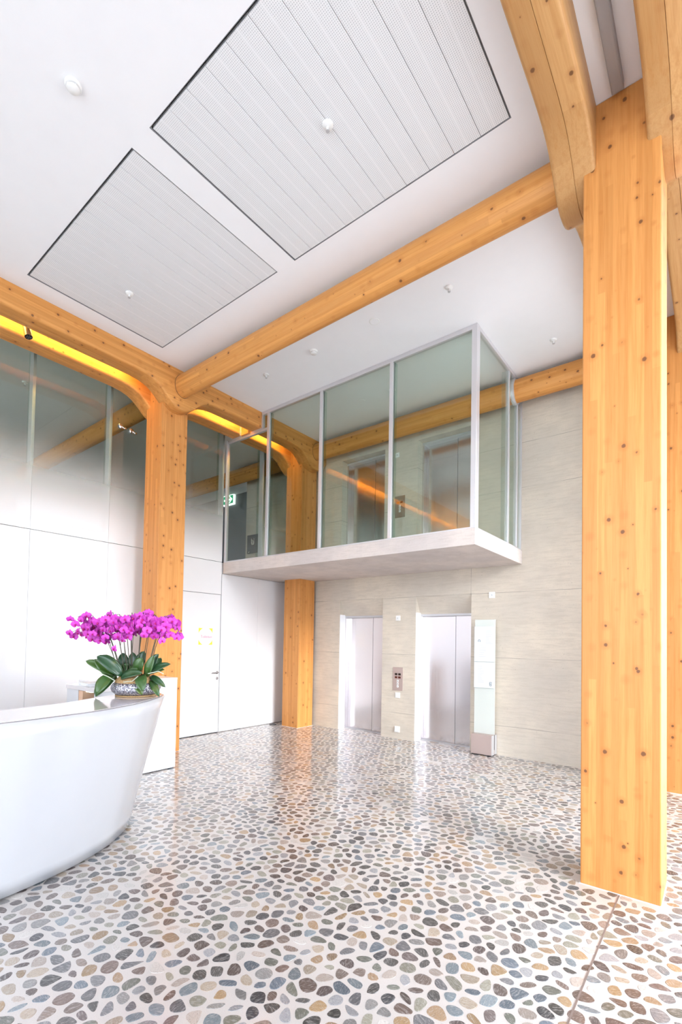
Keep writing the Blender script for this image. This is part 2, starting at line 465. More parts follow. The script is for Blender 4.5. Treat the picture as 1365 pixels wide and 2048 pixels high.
# ---- toilet door
d1 = struct_empty('door_1', (XL, 4.72, 0), 'flush white toilet door in the white panel wall')
obj('door_leaf', MB().box(XL-.045, XL+.001, 4.24, 5.208, .014, 2.375), 'panel_white', d1, bevel=.002, seg=1)
obj('head_gap', MB().box(XL-.05, XL-.002, 4.24, 5.21, 2.376, 2.384), 'grey_gap', d1)
obj('threshold_gap', MB().box(XL-.05, XL-.003, 4.24, 5.21, 0.001, .0138), 'dark_gap', d1)
hd = obj('door_handle', MB().tube([(XL, 5.165, 1.035), (XL+.045, 5.165, 1.035), (XL+.055, 5.155, 1.035), (XL+.055, 5.03, 1.035)], .0095, 10), 'satin_steel', d1, smooth=True, label='satin steel lever handle')
obj('rosette', MB().lathe([(.026, 0), (.026, .008), (.02, .011)], (XL, 5.165, 1.035), 20, 'x'), 'satin_steel', hd)
obj('lock_cylinder', MB().lathe([(.026, 0), (.026, .008), (.018, .011)], (XL, 5.165, .935), 20, 'x'), 'satin_steel', d1)
st = obj('door_sticker', MB().box(XL+.0012, XL+.002, 4.775, 5.05, 1.51, 1.79), 'plastic_white', d1, label='square sticker with yellow corners and pink lettering')
def corner(sy, sz):
    cy, cz, h, R_ = 4.9125, 1.65, .140, .148
    b = MB(); pts = []
    a0 = math.acos(.138/R_)
    for i in range(9):
        a = a0+(pi/2-2*a0)*i/8; pts.append((cy+sy*R_*cos(a), cz+sz*R_*sin(a)))
    pts = [(cy+sy*.1385, cz+sz*h)]+[pts[i] for i in range(9)]
    return b.prism(pts, 'x', XL+.002, XL+.0028)
for sy in (-1, 1):
    for sz in (-1, 1): obj('yellow_corner', corner(sy, sz), 'yellow_vinyl', st)
tm = text_mesh('Toiletten', .062)
tm.transform(Matrix.Translation((XL+.003, 4.93, 1.645)) @ Matrix(((0, 0, 1, 0), (1, 0, 0, 0), (0, 1, 0, 0), (0, 0, 0, 1))))
obj('lettering', tm, 'pink_vinyl', st)

# ---- lift doors
def lift(name, x0, x1, z0, h, label):
    d = struct_empty(name, ((x0+x1)/2, YC+.2, z0), label)
    Y0 = YC+.15
    obj('jamb', MB().box(x0+.001, x0+.035, Y0, Y0+.10, z0, z0+h), 'brushed_steel', d, bevel=.002, seg=1)
    obj('jamb', MB().box(x1-.035, x1-.001, Y0, Y0+.10, z0, z0+h), 'brushed_steel', d, bevel=.002, seg=1)
    obj('head', MB().box(x0+.001, x1-.001, Y0-.002, Y0+.10, z0+h, z0+h+.035), 'light_metal', d)
    xm = x0+(x1-x0)*.64
    obj('lift_leaf', MB().box(x0+.0355, xm+.03, Y0+.09, Y0+.115, z0+.012, z0+h-.001), 'brushed_steel', d, bevel=.002, seg=1)
    obj('lift_leaf', MB().box(xm+.002, x1-.0355, Y0+.06, Y0+.085, z0+.012, z0+h-.001), 'brushed_steel', d, bevel=.002, seg=1)
    obj('leaf_seam', MB().box(xm-.003, xm+.0018, Y0+.0605, Y0+.0895, z0+.012, z0+h-.001), 'dark_gap', d)
    obj('sill', MB().box(x0+.001, x1-.001, Y0+.02, Y0+.16, z0, z0+.011), 'light_metal', d)
    obj('shaft_backing', MB().box(x0, x1, Y0+.17, Y0+.2, z0, z0+h+.04), 'dark_gap', d)
    return d
lift('door_2', *EX[0], 0, 2.045, 'left steel lift door on the ground floor')
lift('door_3', *EX[1], 0, 2.045, 'right steel lift door on the ground floor')
lift('door_4', *EX[0], 2.95, 1.97, 'left steel lift door behind the balcony glass')
lift('door_5', *EX[1], 2.95, 1.97, 'right steel lift door behind the balcony glass')
for i, (a, b_) in enumerate(EX):   # pale plaster reveals of the two lower lift openings
    struct(obj('trim_%d' % (i+1), MB().box(a-.002, a+.012, YC+.001, YC+.152, .001, 2.10), 'ceiling_white'), 'pale painted reveal at the left side of a lift opening')

# ---- glazed facades (daylight)
def facade(name, axis, pos, a, b_, label):
    w = struct_empty(name, (pos, 0, 0) if axis == 'x' else (0, pos, 0), label)
    n = round((b_-a)/1.43); st_ = (b_-a)/n
    def bx(u0, u1, z0, z1, t0, t1): 
        return MB().box(pos+t0, pos+t1, u0, u1, z0, z1) if axis == 'x' else MB().box(u0, u1, pos+t0, pos+t1, z0, z1)
    for i in range(n+1):
        u = a+i*st_; obj('mullion', bx(u-.035, u+.035, 0, ZC, -.06, .06), 'light_metal', w)
    for z in (0.02, .5, 2.75, 4.4, ZC-.04):
        obj('transom', bx(a, b_, z-.03, z+.03, -.05, .05), 'light_metal', w)
    for i in range(n):
        obj('pane', bx(a+i*st_+.035, a+(i+1)*st_-.035, .05, ZC-.07, -.004, .004), 'facade_glass', w)
    return w
struct(obj('wall_right_blocker', MB().box(3.5, 3.6, -4.9, .96, 0, ZC), 'ceiling_white'), 'unseen white wall added right of the viewer to block daylight')  # unseen wall, added to dim the desk and left wall near the viewer
facade('window_2', 'x', 3.55, 1.0, 12.9, 'tall glazed street facade')
facade('window_3', 'y', -4.95, -4.5, 3.5, 'tall glazed facade behind the viewer')
facade('window_4_added', 'y', -4.95, -12, -6.9, 'unseen glazed facade added to light the rear room')  # unseen facade, added to let daylight into the dark rear room

# ------------------------------------------------------------------ timber frame
HP = [(0, 4.80), (.05, 4.803), (.10, 4.817), (.15, 4.845), (.20, 4.886), (.25, 4.935), (.30, 4.978), (.36, 5.022), (.43, 5.055), (.52, 5.078), (.65, 5.09), (.8, 5.092)]
PY = [3.785, 6.635]
def zbot(y):
    d = min(abs(y-c) for c in PY)
    for (a, za), (b_, zb) in zip(HP[:-1], HP[1:]):
        if d <= b_: return za+(zb-za)*(d-a)/(b_-a)
    return 5.092
def beam_y(label, x0, x1, y0, y1, plank=False):
    ys = {y0, y1}
    for c in PY:
        for i in range(-32, 33):
            y = c+i*.025
            if y0 < y < y1: ys.add(round(y, 4))
    r = .028; xm = (x0+x1)/2; rings = []
    for y in sorted(ys):
        zb = zbot(y); sec = [(x0, ZC-.001)]
        for k in range(5): a = pi/2*k/4; sec.append((x0+r-r*cos(a), zb+r-r*sin(a)))
        sec += [(xm-.002, zb), (xm, zb+.006), (xm+.002, zb)]
        for k in range(5): a = pi/2*k/4; sec.append((x1-r+r*sin(a), zb+r-r*cos(a)))
        sec.append((x1, ZC-.001))
        rings.append([(q[0], y, q[1]) for q in sec])
    o = obj('timber_beam', MB().rings(rings), 'wood_y_plank' if plank else 'wood_y', None, (xm, (y0+y1)/2, ZC), smooth=True)
    return tag(o, label, 'beam', 'haunched twin beams')
beam_y('orange haunched beam above the desk, in front of the left columns', -6.17, -5.90, -4.8, 7.6)
beam_y('orange haunched beam above the white glass wall, behind the yellow glowing gap', -6.65, -6.38, -4.8, 6.90)
beam_y('broad haunched beam at the upper right, left side of the near column', -.930, -.658, -4.8, 7.6 if False else 6.905, True)
beam_y('haunched beam in the top right corner, right side of the near column', -.357, -.085, -4.8, 9, True)

def column(label, cx, cy, hx=.2, hy=.205):
    o = obj('timber_column', MB().box(cx-hx, cx+hx, cy-hy, cy+hy, 0, ZC-.002), 'wood_z', None, (cx, cy, 0), bevel=.008)
    tag(o, label, 'column', 'timber columns')
    b = MB().box(cx-hx-.006, cx+hx+.006, cy-hy-.006, cy+hy+.006, 0.0005, .004)
    obj('base_seal', b, 'sealant', o)
    return o
column('timber column behind the reception desk and orchids', -6.275, 3.785)
column('timber column in the corner passing under and behind the balcony glass', -6.275, 6.635)
column('largest timber column standing in the right foreground', -.5075, 3.785, .229)
column('timber column at the right edge, seen past the near column', -.5075, 6.635, .229)

def round_beam(label, x0, x1, cy, cz=5.135):
    n = 40; a_, b_ = .122, .160
    rings = [[(x, cy+a_*cos(2*pi*k/n), cz+b_*sin(2*pi*k/n)) for k in range(n)] for x in (x0, x1)]
    o = obj('round_beam', MB().rings(rings), 'wood_x', None, (x0, cy, cz), smooth=True)
    return tag(o, label, 'beam', 'oval cross beams')
round_beam('long oval timber beam crossing the white ceiling from left to right column', -5.902, -.928, PY[0])
round_beam('oval timber beam along the concrete wall, passing through the balcony glass', -5.902, -.928, PY[1]+.01)
round_beam('oval timber beam behind the frosted glass, left of the first column', -11.9, -6.82, PY[0])
round_beam('oval timber beam seen through the balcony corner, beyond the left wall', -11.9, -6.82, PY[1]+.01)
# dark seams where the long beams are socketed into the side beam
for o, c in zip([x for x in bpy.data.objects if x.name.startswith('round_beam')][:2], PY):
    n = 40
    rings = [[(x, c+a_*cos(2*pi*k/n), 5.135+b_*sin(2*pi*k/n)) for k in range(n)] for x, a_, b_ in ((-5.901, .1255, .1635), (-5.897, .1255, .1635), (-5.897, .121, .159))]
    obj('socket_seam', MB().rings(rings, False), 'dark_gap', o)

# hidden LED strips between the left twin beams
for lab, y0, y1 in (('warm led strip in the beam gap left of the first column', -4.5, 3.25), ('warm led strip in the beam gap between first column and balcony', 4.33, 5.16), ('warm led strip in the beam gap behind the balcony glass', 5.32, 6.1)):
    s_ = thing('led_strip', lab, 'lamp', (-6.19, (y0+y1)/2, 5.2), 'led strips in the beam gap')
    obj('profile', MB().prism([(-6.171, 5.195), (-6.171, 5.235), (-6.195, 5.235)], 'y', y0, y1) if False else MB().rings([[(-6.171, y, 5.258), (-6.171, y, 5.296), (-6.198, y, 5.296), (-6.198, y, 5.285)] for y in (y0, y1)]), 'aluminium', s_)
    obj('diffuser', MB().rings([[(-6.1725, y, 5.256), (-6.198, y, 5.2835), (-6.1995, y, 5.2815), (-6.174, y, 5.254)] for y in (y0, y1)]), 'led', s_)

# ------------------------------------------------------------------ perforated ceiling panels
def perf(label, x0, x1, y0, y1):
    t = thing('ceiling_panel', label, 'panel', ((x0+x1)/2, (y0+y1)/2, ZC), 'perforated ceiling panels')
    n = 10; w = (x1-x0-.024)/n
    proto = None
    for i in range(n):
        cx = x0+.012+w*(i+.5)
        if proto is None:
            h = w/2-.0022
            b = MB().box(cx-h, cx+h, y0+.022, y1-.008, ZC+.004, ZC+.03)
            proto = obj('strip', b, 'perforated_metal', t, (cx, (y0+y1)/2, ZC), bevel=.0015, seg=1)
        else:
            o = proto.copy(); COL.objects.link(o); o.location.x = cx-(x0+x1)/2
    fr = MB()
    fr.box(x0+.001, x0+.004, y0+.001, y1-.001, ZC, ZC+.09).box(x1-.004, x1-.001, y0+.001, y1-.001, ZC, ZC+.09)
    fr.box(x0+.004, x1-.004, y0+.001, y0+.004, ZC, ZC+.09).box(x0+.004, x1-.004, y1-.004, y1-.001, ZC, ZC+.09)
    obj('frame', fr, 'grey_gap', t)
    obj('carrier', MB().box(x0+.1, x1-.1, (y0+y1)/2-.02, (y0+y1)/2+.02, ZC+.03, ZC+.099), 'dark_gap', t)
    return t
perf('larger looking perforated metal ceiling panel at the top centre', -3.283, -1.150, 1.772, 3.308)
perf('smaller looking perforated metal ceiling panel at the left, above the desk', -5.640, -3.522, 1.766, 3.308)

# ------------------------------------------------------------------ small ceiling fittings
def sprinkler(label, x, y, z=ZC):
    t = thing('sprinkler', label, 'sprinkler', (x, y, z), 'ceiling sprinklers')
    obj('escutcheon', MB().lathe([(.040, 0), (.038, -.012), (.020, -.022)], (x, y, z), 20), 'plastic_white', t, smooth=True)
    obj('nozzle', MB().lathe([(.010, -.015), (.010, -.038), (.006, -.042), (.006, -.05)], (x, y, z), 12), 'plastic_white', t, smooth=True)
    obj('deflector', MB().lathe([(.015, -.05), (.015, -.053)], (x, y, z), 12), 'light_metal', t)
    b = MB()
    for s in (-1, 1): b.tube([(x+s*.010, y, z-.03), (x+s*.014, y, z-.042), (x+s*.006, y, z-.051)], .002, 6)
    obj('yoke', b, 'light_metal', t)
sprinkler('white sprinkler in the big perforated panel', -2.224, 2.552, ZC+.004)
sprinkler('white sprinkler in the left perforated panel', -5.038, 2.548, ZC+.004)
sprinkler('small sprinkler on white ceiling near the left beam, before the balcony', -5.009, 4.529)
sprinkler('small sprinkler on white ceiling in the middle, right of the speaker disc', -2.219, 4.536)
sprinkler('small sprinkler on white ceiling right of the balcony glass', -1.58, 6.10)
sprinkler('small sprinkler on the ceiling behind the frosted glass', -8.05, 2.544)
def smoke(label, x, y, r=.052):
    t = thing('smoke_detector', label, 'detector', (x, y, ZC), 'smoke detectors')
    k = r/.052
    obj('base', MB().lathe([(.052*k, 0), (.052*k, -.014), (.048*k, -.02), (.04*k, -.022)], (x, y, ZC), 28), 'plastic_white', t, smooth=True)
    obj('slot_ring', MB().lathe([(.039*k, -.020), (.039*k, -.027)], (x, y, ZC), 28), 'grey_gap', t)
    obj('cap', MB().lathe([(.041*k, -.026), (.040*k, -.034), (.030*k, -.040)], (x, y, ZC), 28), 'plastic_white', t, smooth=True)
    for a in range(6):
        obj('rib', MB().box(x+.0385*k*cos(a)-.002, x+.0385*k*cos(a)+.002, y+.0385*k*sin(a)-.002, y+.0385*k*sin(a)+.002, ZC-.03, ZC-.018), 'plastic_white', t)
smoke('round white smoke detector on the ceiling at the upper left', -3.44, 1.31)
smoke('round white smoke detector on the ceiling between beam and balcony', -4.106, 4.518)
smoke('round white smoke detector on the ceiling inside the balcony glass', -3.80, 5.93)
def disc(label, x, y):
    t = thing('speaker_disc', label, 'speaker', (x, y, ZC), 'flush ceiling speakers')
    obj('rim', MB().lathe([(.062, 0), (.060, -.004), (.052, -.005)], (x, y, ZC), 28), 'plastic_white', t, smooth=True)
    obj('grille', MB().lathe([(.050, -.0045), (.048, -.0062)], (x, y, ZC), 28), 'ceiling_white', t)
disc('flat white speaker disc on the ceiling right of the smoke detector', -3.157, 4.514)
disc('flat white speaker disc on the ceiling inside the balcony glass', -4.36, 5.93)
# linear lamp between the right twin beams
t = thing('linear_lamp', 'grey linear lamp in the gap between the right twin beams', 'lamp', (-.515, 1.5, ZC))
obj('housing', MB().box(-.553, -.481, -.8, 3.53, ZC-.06, ZC-.001), 'lamp_grey', t, bevel=.004)
obj('diffuser', MB().box(-.545, -.489, -.79, 3.52, ZC-.064, ZC-.0601), 'lamp_grey', t)
# spotlight in the left gap
t = thing('spotlight', 'small copper cylinder spotlight with black lens in the glowing beam gap', 'lamp', (-6.215, 1.97, 5.2))
ax = Vector((.25, .12, -1)).normalized(); p0 = Vector((-6.235, 1.955, 5.20))
pts = [p0+ax*k for k in (0, .19)]
obj('body', MB().tube(pts, .042, 24), 'brass_steel', t, smooth=True)
obj('lens', MB().tube([p0+ax*.1902, p0+ax*.194], .040, 24), 'black_gloss', t)
lb = MB()
for k in range(7):
    a = 2*pi*k/6; u = ax.cross(Vector((0, 1, 0))).normalized(); w = ax.cross(u); q = p0+ax*.1942+(0 if k == 6 else .022)*(cos(a)*u+sin(a)*w)
    lb.tube([q, q+ax*.002], .0065, 10)
obj('led_lens', lb, 'screen_dark', t)
obj('stem', MB().tube([p0+ax*.03, (-6.235, 1.955, 5.345)], .008, 8), 'brass_steel', t)

# ------------------------------------------------------------------ balcony
YF, XE = 5.241, -2.197
bal = thing('balcony_slab', 'pale concrete balcony slab jutting out under the glass box', 'balcony', (-4.5, 6.0, 2.75))
obj('slab', MB().box(XL+.001, XE, YF, YC-.001, 2.75, 2.945), 'slab_concrete', bal, bevel=.006)
scr = thing('glass_screen', 'full height glass box enclosing the balcony', 'glazing', (-4.5, 6.0, 2.946))
FX = [XL, -5.735, -4.603, -3.383, -2.275]
Z0 = 2.946
yg = YF+.035
obj('bottom_rail', MB().box(XL, XE-.005, YF+.012, YF+.055, Z0, Z0+.018), 'aluminium', scr, bevel=.002, seg=1)
obj('bottom_rail', MB().box(XE-.055, XE-.012, YF+.055, YC-.002, Z0, Z0+.018), 'aluminium', scr, bevel=.002, seg=1)
obj('top_rail', MB().box(-5.893, XE-.005, YF+.005, YF+.06, ZC-.055, ZC-.001), 'aluminium', scr, bevel=.003, seg=1)
obj('top_rail', MB().box(XE-.06, XE-.005, YF+.06, YC-.002, ZC-.05, ZC-.001), 'aluminium', scr, bevel=.003, seg=1)
obj('post', MB().box(-2.268, XE-.003, YF+.004, YF+.09, Z0, ZC-.001), 'aluminium', scr, bevel=.003, seg=1, label='broad corner post')
for x in FX[1:4]:
    obj('mullion', MB().box(x-.027, x+.027, YF+.008, YF+.062, Z0+.018, ZC-.05), 'aluminium', scr, bevel=.003, seg=1)
obj('mullion', MB().box(XL+.002, XL+.045, YF+.004, YF+.06, Z0, 5.09), 'aluminium', scr, bevel=.003, seg=1)
zh = 5.045
obj('beam_rail', MB().box(XL+.045, -5.762, YF+.008, YF+.06, zh-.02, zh+.02), 'aluminium', scr, bevel=.003, seg=1)
obj('beam_trim', MB().box(-5.897, -5.868, YF+.01, YF+.06, zh+.02, ZC-.05), 'aluminium', scr)
obj('beam_trim', MB().box(-6.165, -5.90, YF+.012, YF+.058, zh+.02, 5.091), 'aluminium', scr)
obj('beam_trim', MB().box(-6.65, -6.385, YF+.012, YF+.058, zh+.02, 5.091), 'aluminium', scr)
obj('gap_plate', MB().box(-6.378, -6.18, YF-.03, YF+.02, zh+.02, ZC-.002), 'wood_y', scr)
obj('gap_trim', MB().box(-6.379, -6.36, YF-.045, YF-.03, zh+.02, ZC-.002), 'aluminium', scr)
tops = [zh-.02, ZC-.055, ZC-.055, ZC-.055]
for i in range(4):
    a = FX[i]+(.045 if i == 0 else .027); b_ = FX[i+1]-(.027 if i < 3 else -.007)
    obj('pane', MB().box(a, b_, yg-.006, yg+.006, Z0+.018, tops[i]), 'balcony_glass', scr)
    if i: obj('pane_edge', MB().box(a, a+.012, yg+.006, yg+.06, Z0+.018, tops[i]), 'edge_glass', scr)
obj('pane', MB().box(-5.865, -5.765, yg-.006, yg+.006, zh+.02, ZC-.055), 'balcony_glass', scr)
xg = XE-.035
SY = [YF+.09, 6.375, 6.72, YC-.004]
bz = 5.135
for i in range(3):
    a, b_ = SY[i], SY[i+1]
    top = ZC-.05 if i == 0 else 4.965
    obj('pane', MB().box(xg-.006, xg+.006, a+(.012 if i else 0), b_-.012, Z0+.018, top), 'balcony_glass', scr)
obj('side_mullion', MB().box(XE-.058, XE-.012, 6.363, 6.387, Z0+.018, ZC-.05), 'aluminium', scr)
obj('side_mullion', MB().box(XE-.058, XE-.012, 6.708, 6.732, Z0+.018, 4.985), 'aluminium', scr)
obj('side_mullion', MB().box(XE-.058, XE-.012, YC-.022, YC-.003, Z0+.018, 5.1), 'aluminium', scr)
obj('fin_edge', MB().box(XE-.11, XE-.058, 6.345, 6.363, Z0+.018, ZC-.05), 'edge_glass', scr)
obj('fin_edge', MB().box(XE-.11, XE-.058, 6.690, 6.708, Z0+.018, 4.96), 'edge_glass', scr)
n = 40
rg = [[(x, PY[1]+.01+a_*cos(2*pi*k/n), bz+b_*sin(2*pi*k/n)) for k in range(n)] for x, a_, b_ in ((XE-.06, .124, .162), (XE-.06, .145, .183), (XE-.005, .145, .183), (XE-.005, .124, .162))]
obj('beam_collar', MB().rings(rg, False), 'aluminium', scr, smooth=True)
b = MB()   # glass infill around the beam
b.box(xg-.005, xg+.005, 6.387, 6.52, 4.965, ZC-.05)
obj('pane', b, 'balcony_glass', scr)

# upper corridor: exit sign and info display
t = thing('exit_sign', 'green exit sign with white arrow on the dark wall beyond the balcony', 'sign', (-9.9, 7.86, 5.2))
ex, ey, ez = -9.93, 7.86, 5.23
obj('board', MB().box(ex-.30, ex+.13, ey-.03, ey+.035, ez-.13, ez+.13), 'white_sign', t)
obj('face', MB().box(ex-.285, ex+.115, ey-.034, ey-.0301, ez-.105, ez+.105), 'green_sign', t)
A = [(-.24, .025), (.02, .025), (-.05, .085), (0, .085), (.09, 0), (0, -.085), (-.05, -.085), (.02, -.025), (-.24, -.025)]
obj('arrow', MB().prism([(ex+q[0], ez+q[1]) for q in A], 'y', ey-.037, ey-.0341), 'white_sign', t)
obj('lamp_cap', MB().box(ex-.2, ex+.14, ey-.05, ey+.035, ez+.13, ez+.16), 'white_sign', t)
t = thing('info_display', 'dark display panel with a white emblem on the concrete beyond the balcony', 'display', (-7.9, YC-.01, 3.68))
obj('screen', MB().box(-8.11, -7.66, YC-.03, YC-.001, 3.485, 3.885), 'screen_dark', t, bevel=.003, seg=1)
em = MB().tube([(-7.965, YC-.032, 3.80), (-7.965, YC-.032, 3.70), (-7.955, YC-.032, 3.672), (-7.895, YC-.032, 3.672), (-7.885, YC-.032, 3.70), (-7.885, YC-.032, 3.80)], .007, 6)
em.tube([(-7.925+.024*cos(a*pi/5), YC-.032, 3.71+.024*sin(a*pi/5)) for a in range(11)], .005, 6)
em.tube([(-7.96, YC-.032, 3.765), (-7.925, YC-.032, 3.768), (-7.90, YC-.032, 3.735)], .005, 6)
obj('emblem', em, 'plastic_white', t)
obj('cursor', MB().tube([(-8.06, YC-.031, 3.50), (-8.03, YC-.031, 3.525)], .006, 6), 'plastic_white', t)

# lift control panels and wall plates
def lift_panel(label, x0, x1, z0, z1, rows):
    t = thing('lift_panel', label, 'panel', ((x0+x1)/2, YC, (z0+z1)/2), 'lift call panels')
    obj('plate', MB().box(x0, x1, YC-.006, YC-.0005, z0, z1), 'champagne_steel' if rows > 1 else 'bronze_steel', t, bevel=.001, seg=1)
    xc = (x0+x1)/2; zt = z0+(z1-z0)*.70
    for r in range(rows):
        for s in (-1, 1):
            z = zt-.052*r
            obj('floor_display', MB().box(xc+s*.033-.024, xc+s*.033+.024, YC-.008, YC-.0062, z-.017, z+.017), 'red_dark' if r else 'black_gloss', t)
    zb = zt-.052*(rows-1)-.06
    for j, zz in enumerate((zb, zb-.045, zb-.09)):
        bt = obj('button', MB().box(xc-.018, xc+.018, YC-.009, YC-.0062, zz-.018, zz+.018), 'plastic_white', t, bevel=.002, seg=1)
        if j < 2:
            s = 1 if j == 0 else -1
            obj('arrow', MB().prism([(xc-.010, zz-.006*s), (xc+.010, zz-.006*s), (xc, zz+.010*s)], 'y', YC-.0105, YC-.0091), 'black_gloss', bt)
        else: obj('mark', MB().box(xc-.010, xc+.010, YC-.0105, YC-.0091, zz-.003, zz+.003), 'black_gloss', bt)
lift_panel('steel lift call panel with four displays between the ground floor lifts', -4.328, -4.135, .799, 1.189, 2)
lift_panel('steel lift call panel with two displays behind the balcony glass', -4.338, -4.140, 3.72, 4.09, 1)
def plate(name, label, x, z, h, cat, knob='rocker'):
    t = thing(name, label, cat, (x, YC, z), 'small wall plates')
    obj('plate', MB().box(x-h, x+h, YC-.010, YC-.0005, z-h, z+h), 'plastic_white', t, bevel=.002, seg=1)
    if knob == 'rocker': obj('rocker', MB().box(x-h*.62, x+h*.62, YC-.015, YC-.0102, z-h*.62, z+h*.62), 'paper', t, bevel=.002, seg=1)
    elif knob == 'lens': obj('lens', MB().lathe([(.014, -.0102), (.012, -.016)], (x, YC, z), 16, 'y'), 'pale_ink', t)
    else: obj('socket_lid', MB().box(x-h*.75, x+h*.75, YC-.02, YC-.0102, z-h*.75, z+h*.75), 'plastic_white', t, bevel=.003, seg=1)
plate('wall_sensor', 'square white sensor plate high on concrete between the lower lifts', -4.243, 2.015, .042, 'sensor', 'lens')
plate('light_switch', 'square white switch just below the lift call panel', -4.231, .722, .045, 'switch')
plate('power_socket', 'white power socket near the floor between the lifts', -4.231, .155, .05, 'socket', 'lid')
plate('wall_sensor', 'small square sensor plate behind the balcony glass, under the oval beam', -4.303, 4.80, .042, 'sensor', 'lens')
plate('fire_sensor', 'square pale sounder plate on the concrete above the glass sign', -2.63, 2.33, .045, 'sensor', 'lens')

# glass directory sign
t = thing('directory_sign', 'tall frosted glass directory standing in a steel foot beside the right lift', 'sign', (-2.69, 6.82, 0))
ft = obj('foot', MB().box(-2.852, -2.541, 6.71, 6.955 if False else 6.905, .012, .295), 'champagne_steel', t, bevel=.004)
obj('foot_slot', MB().box(-2.543, -2.539, 6.80, 6.822, .08, .2955), 'black_gloss', ft)
obj('foot_pad', MB().box(-2.84, -2.553, 6.72, 6.90, .0015, .0115), 'black_gloss', ft)
obj('end_plate', MB().box(-2.5408, -2.536, 6.712, 6.795, .014, .293), 'light_metal', ft)
obj('end_plate', MB().box(-2.5408, -2.536, 6.827, 6.903, .014, .293), 'light_metal', ft)
thin_glass('sign_glass', (.82, .93, .87), refl=1.)
def sg():
    tt = NT('sign_frost'); tt.b.inputs['Base Color'].default_value = (.62, .73, .66, 1); tt.b.inputs['Roughness'].default_value = .25
    tt.b.inputs['Alpha'].default_value = .6; n_ = tt.noise(tt.objc(), 3); tt.link(tt.mix(tt.ramp(n_, .3, .7, 0, .2), (.80, .85, .81), (.74, .80, .76)), tt.b.inputs['Base Color']); MATS['sign_frost'] = tt.m
sg()
obj('glass_sheet', MB().box(-2.850, -2.543, 6.822, 6.834, .29, 1.962), 'sign_frost', t, bevel=.001, seg=1)
for z0, z1 in ((1.345, 1.862), (.962, 1.338)):
    bd = obj('notice_board', MB().box(-2.852, -2.548, 6.806, 6.818, z0, z1), 'board_white', t, bevel=.001, seg=1)
    lt = MB(); rnd = random.Random(int(z0*100))
    z = z1-.06
    while z > z0+.07:
        xx = -2.78 if z0 > 1.2 and z < 1.6 else -2.80
        if z0 > 1.2 and z > 1.6: xx = -2.68
        lt.box(xx, xx+rnd.uniform(.05, .11), 6.8045, 6.8058, z-.004, z+.004); z -= rnd.choice((.022, .022, .03))
    obj('text_lines', lt, 'pale_ink', bd)
bd = [o for o in t.children if o.name.startswith('notice_board')]
obj('arch_mark', MB().tube([(-2.79, 6.804, 1.632), (-2.79, 6.804, 1.655), (-2.782, 6.804, 1.667), (-2.768, 6.804, 1.667), (-2.76, 6.804, 1.655), (-2.76, 6.804, 1.632)], .004, 6), 'ink_grey', bd[0])
em = MB().box(-2.615, -2.580, 6.803, 6.8055, 1.045, 1.052)
em.tube([(-2.612, 6.804, 1.042), (-2.612, 6.804, 1.005), (-2.604, 6.804, .995), (-2.593, 6.804, .995), (-2.586, 6.804, 1.005), (-2.586, 6.804, 1.042)], .0035, 6).tube([(-2.606, 6.804, 1.03), (-2.592, 6.804, 1.01)], .003, 6)
obj('emblem', em, 'ink_grey', bd[1])

# two chrome patch fittings on the printed glass
for y, z in ((3.357, 4.655), (3.515, 4.64)):
    t = thing('glass_fitting', ('left' if y < 3.4 else 'right')+' chrome disc fitting of the pair on the glass beside the first column', 'fitting', (XL, y, z), 'chrome glass fittings')
    obj('disc', MB().lathe([(.034, 0), (.036, .01), (.034, .035), (.02, .042)], (XL, y, z), 24, 'x'), 'chrome', t, smooth=True)
    obj('arm', MB().tube([(XL+.03, y, z), (XL+.05, y+.05, z-.03)], .010, 10), 'chrome', t, smooth=True)
    obj('knob', MB().lathe([(.012, .045), (.017, .052), (.012, .07)], (XL, y+.05, z-.03), 16, 'x'), 'chrome', t, smooth=True)

# ------------------------------------------------------------------ reception desk
TT = [(-3.36, -1.6), (-3.27, -.3), (-3.255, .4), (-3.265, .97), (-3.30, 1.25), (-3.37, 1.57), (-3.52, 1.90), (-3.66, 2.11), (-3.82, 2.30), (-3.96, 2.41), (-4.08, 2.45), (-4.18, 2.42), (-4.225, 2.32)]
BB = [(-3.52, -1.6), (-3.43, -.3), (-3.42, .4), (-3.43, .95), (-3.47, 1.22), (-3.55, 1.5), (-3.68, 1.77), (-3.80, 1.93), (-3.95, 2.09), (-4.08, 2.17), (-4.18, 2.19), (-4.25, 2.15), (-4.27, 2.07)]
IN = [(-4.215, 2.20), (-4.135, 1.97), (-3.985, 1.70), (-3.90, 1.53), (-3.85, 1.35), (-3.81, 1.10), (-3.80, .4), (-3.82, -.3), (-3.90, -1.6)]
def spline(pts, k=6):
    out = []
    for i in range(len(pts)-1):
        p0 = Vector(pts[max(i-1, 0)]); p1 = Vector(pts[i]); p2 = Vector(pts[i+1]); p3 = Vector(pts[min(i+2, len(pts)-1)])
        for j in range(k):
            u = j/k
            out.append(.5*((2*p1)+(p2-p0)*u+(2*p0-5*p1+4*p2-p3)*u*u+(3*p1-p0-3*p2+p3)*u**3))
    out.append(Vector(pts[-1])); return out
ts, bs, ins = spline(TT), spline(BB), spline(IN)
desk = thing('reception_desk', 'white curved reception desk leaning outward at the left', 'desk', (-3.7, .8, 0))
m_ = MB(); rows = 12; rings = []
for j in range(rows+1):
    f = j/rows; z = .018+f*(1.0955-.018); e = f**1.06
    rings.append([(b_[0]+(a[0]-b_[0])*e, b_[1]+(a[1]-b_[1])*e, z) for a, b_ in zip(ts, bs)])
nn = len(ts); vs = [p for r in rings for p in r]
m_.add(vs, [(j*nn+i, j*nn+i+1, (j+1)*nn+i+1, (j+1)*nn+i) for j in range(rows) for i in range(nn-1)])
o = obj('front_shell', m_, 'gloss_white', desk, smooth='all')
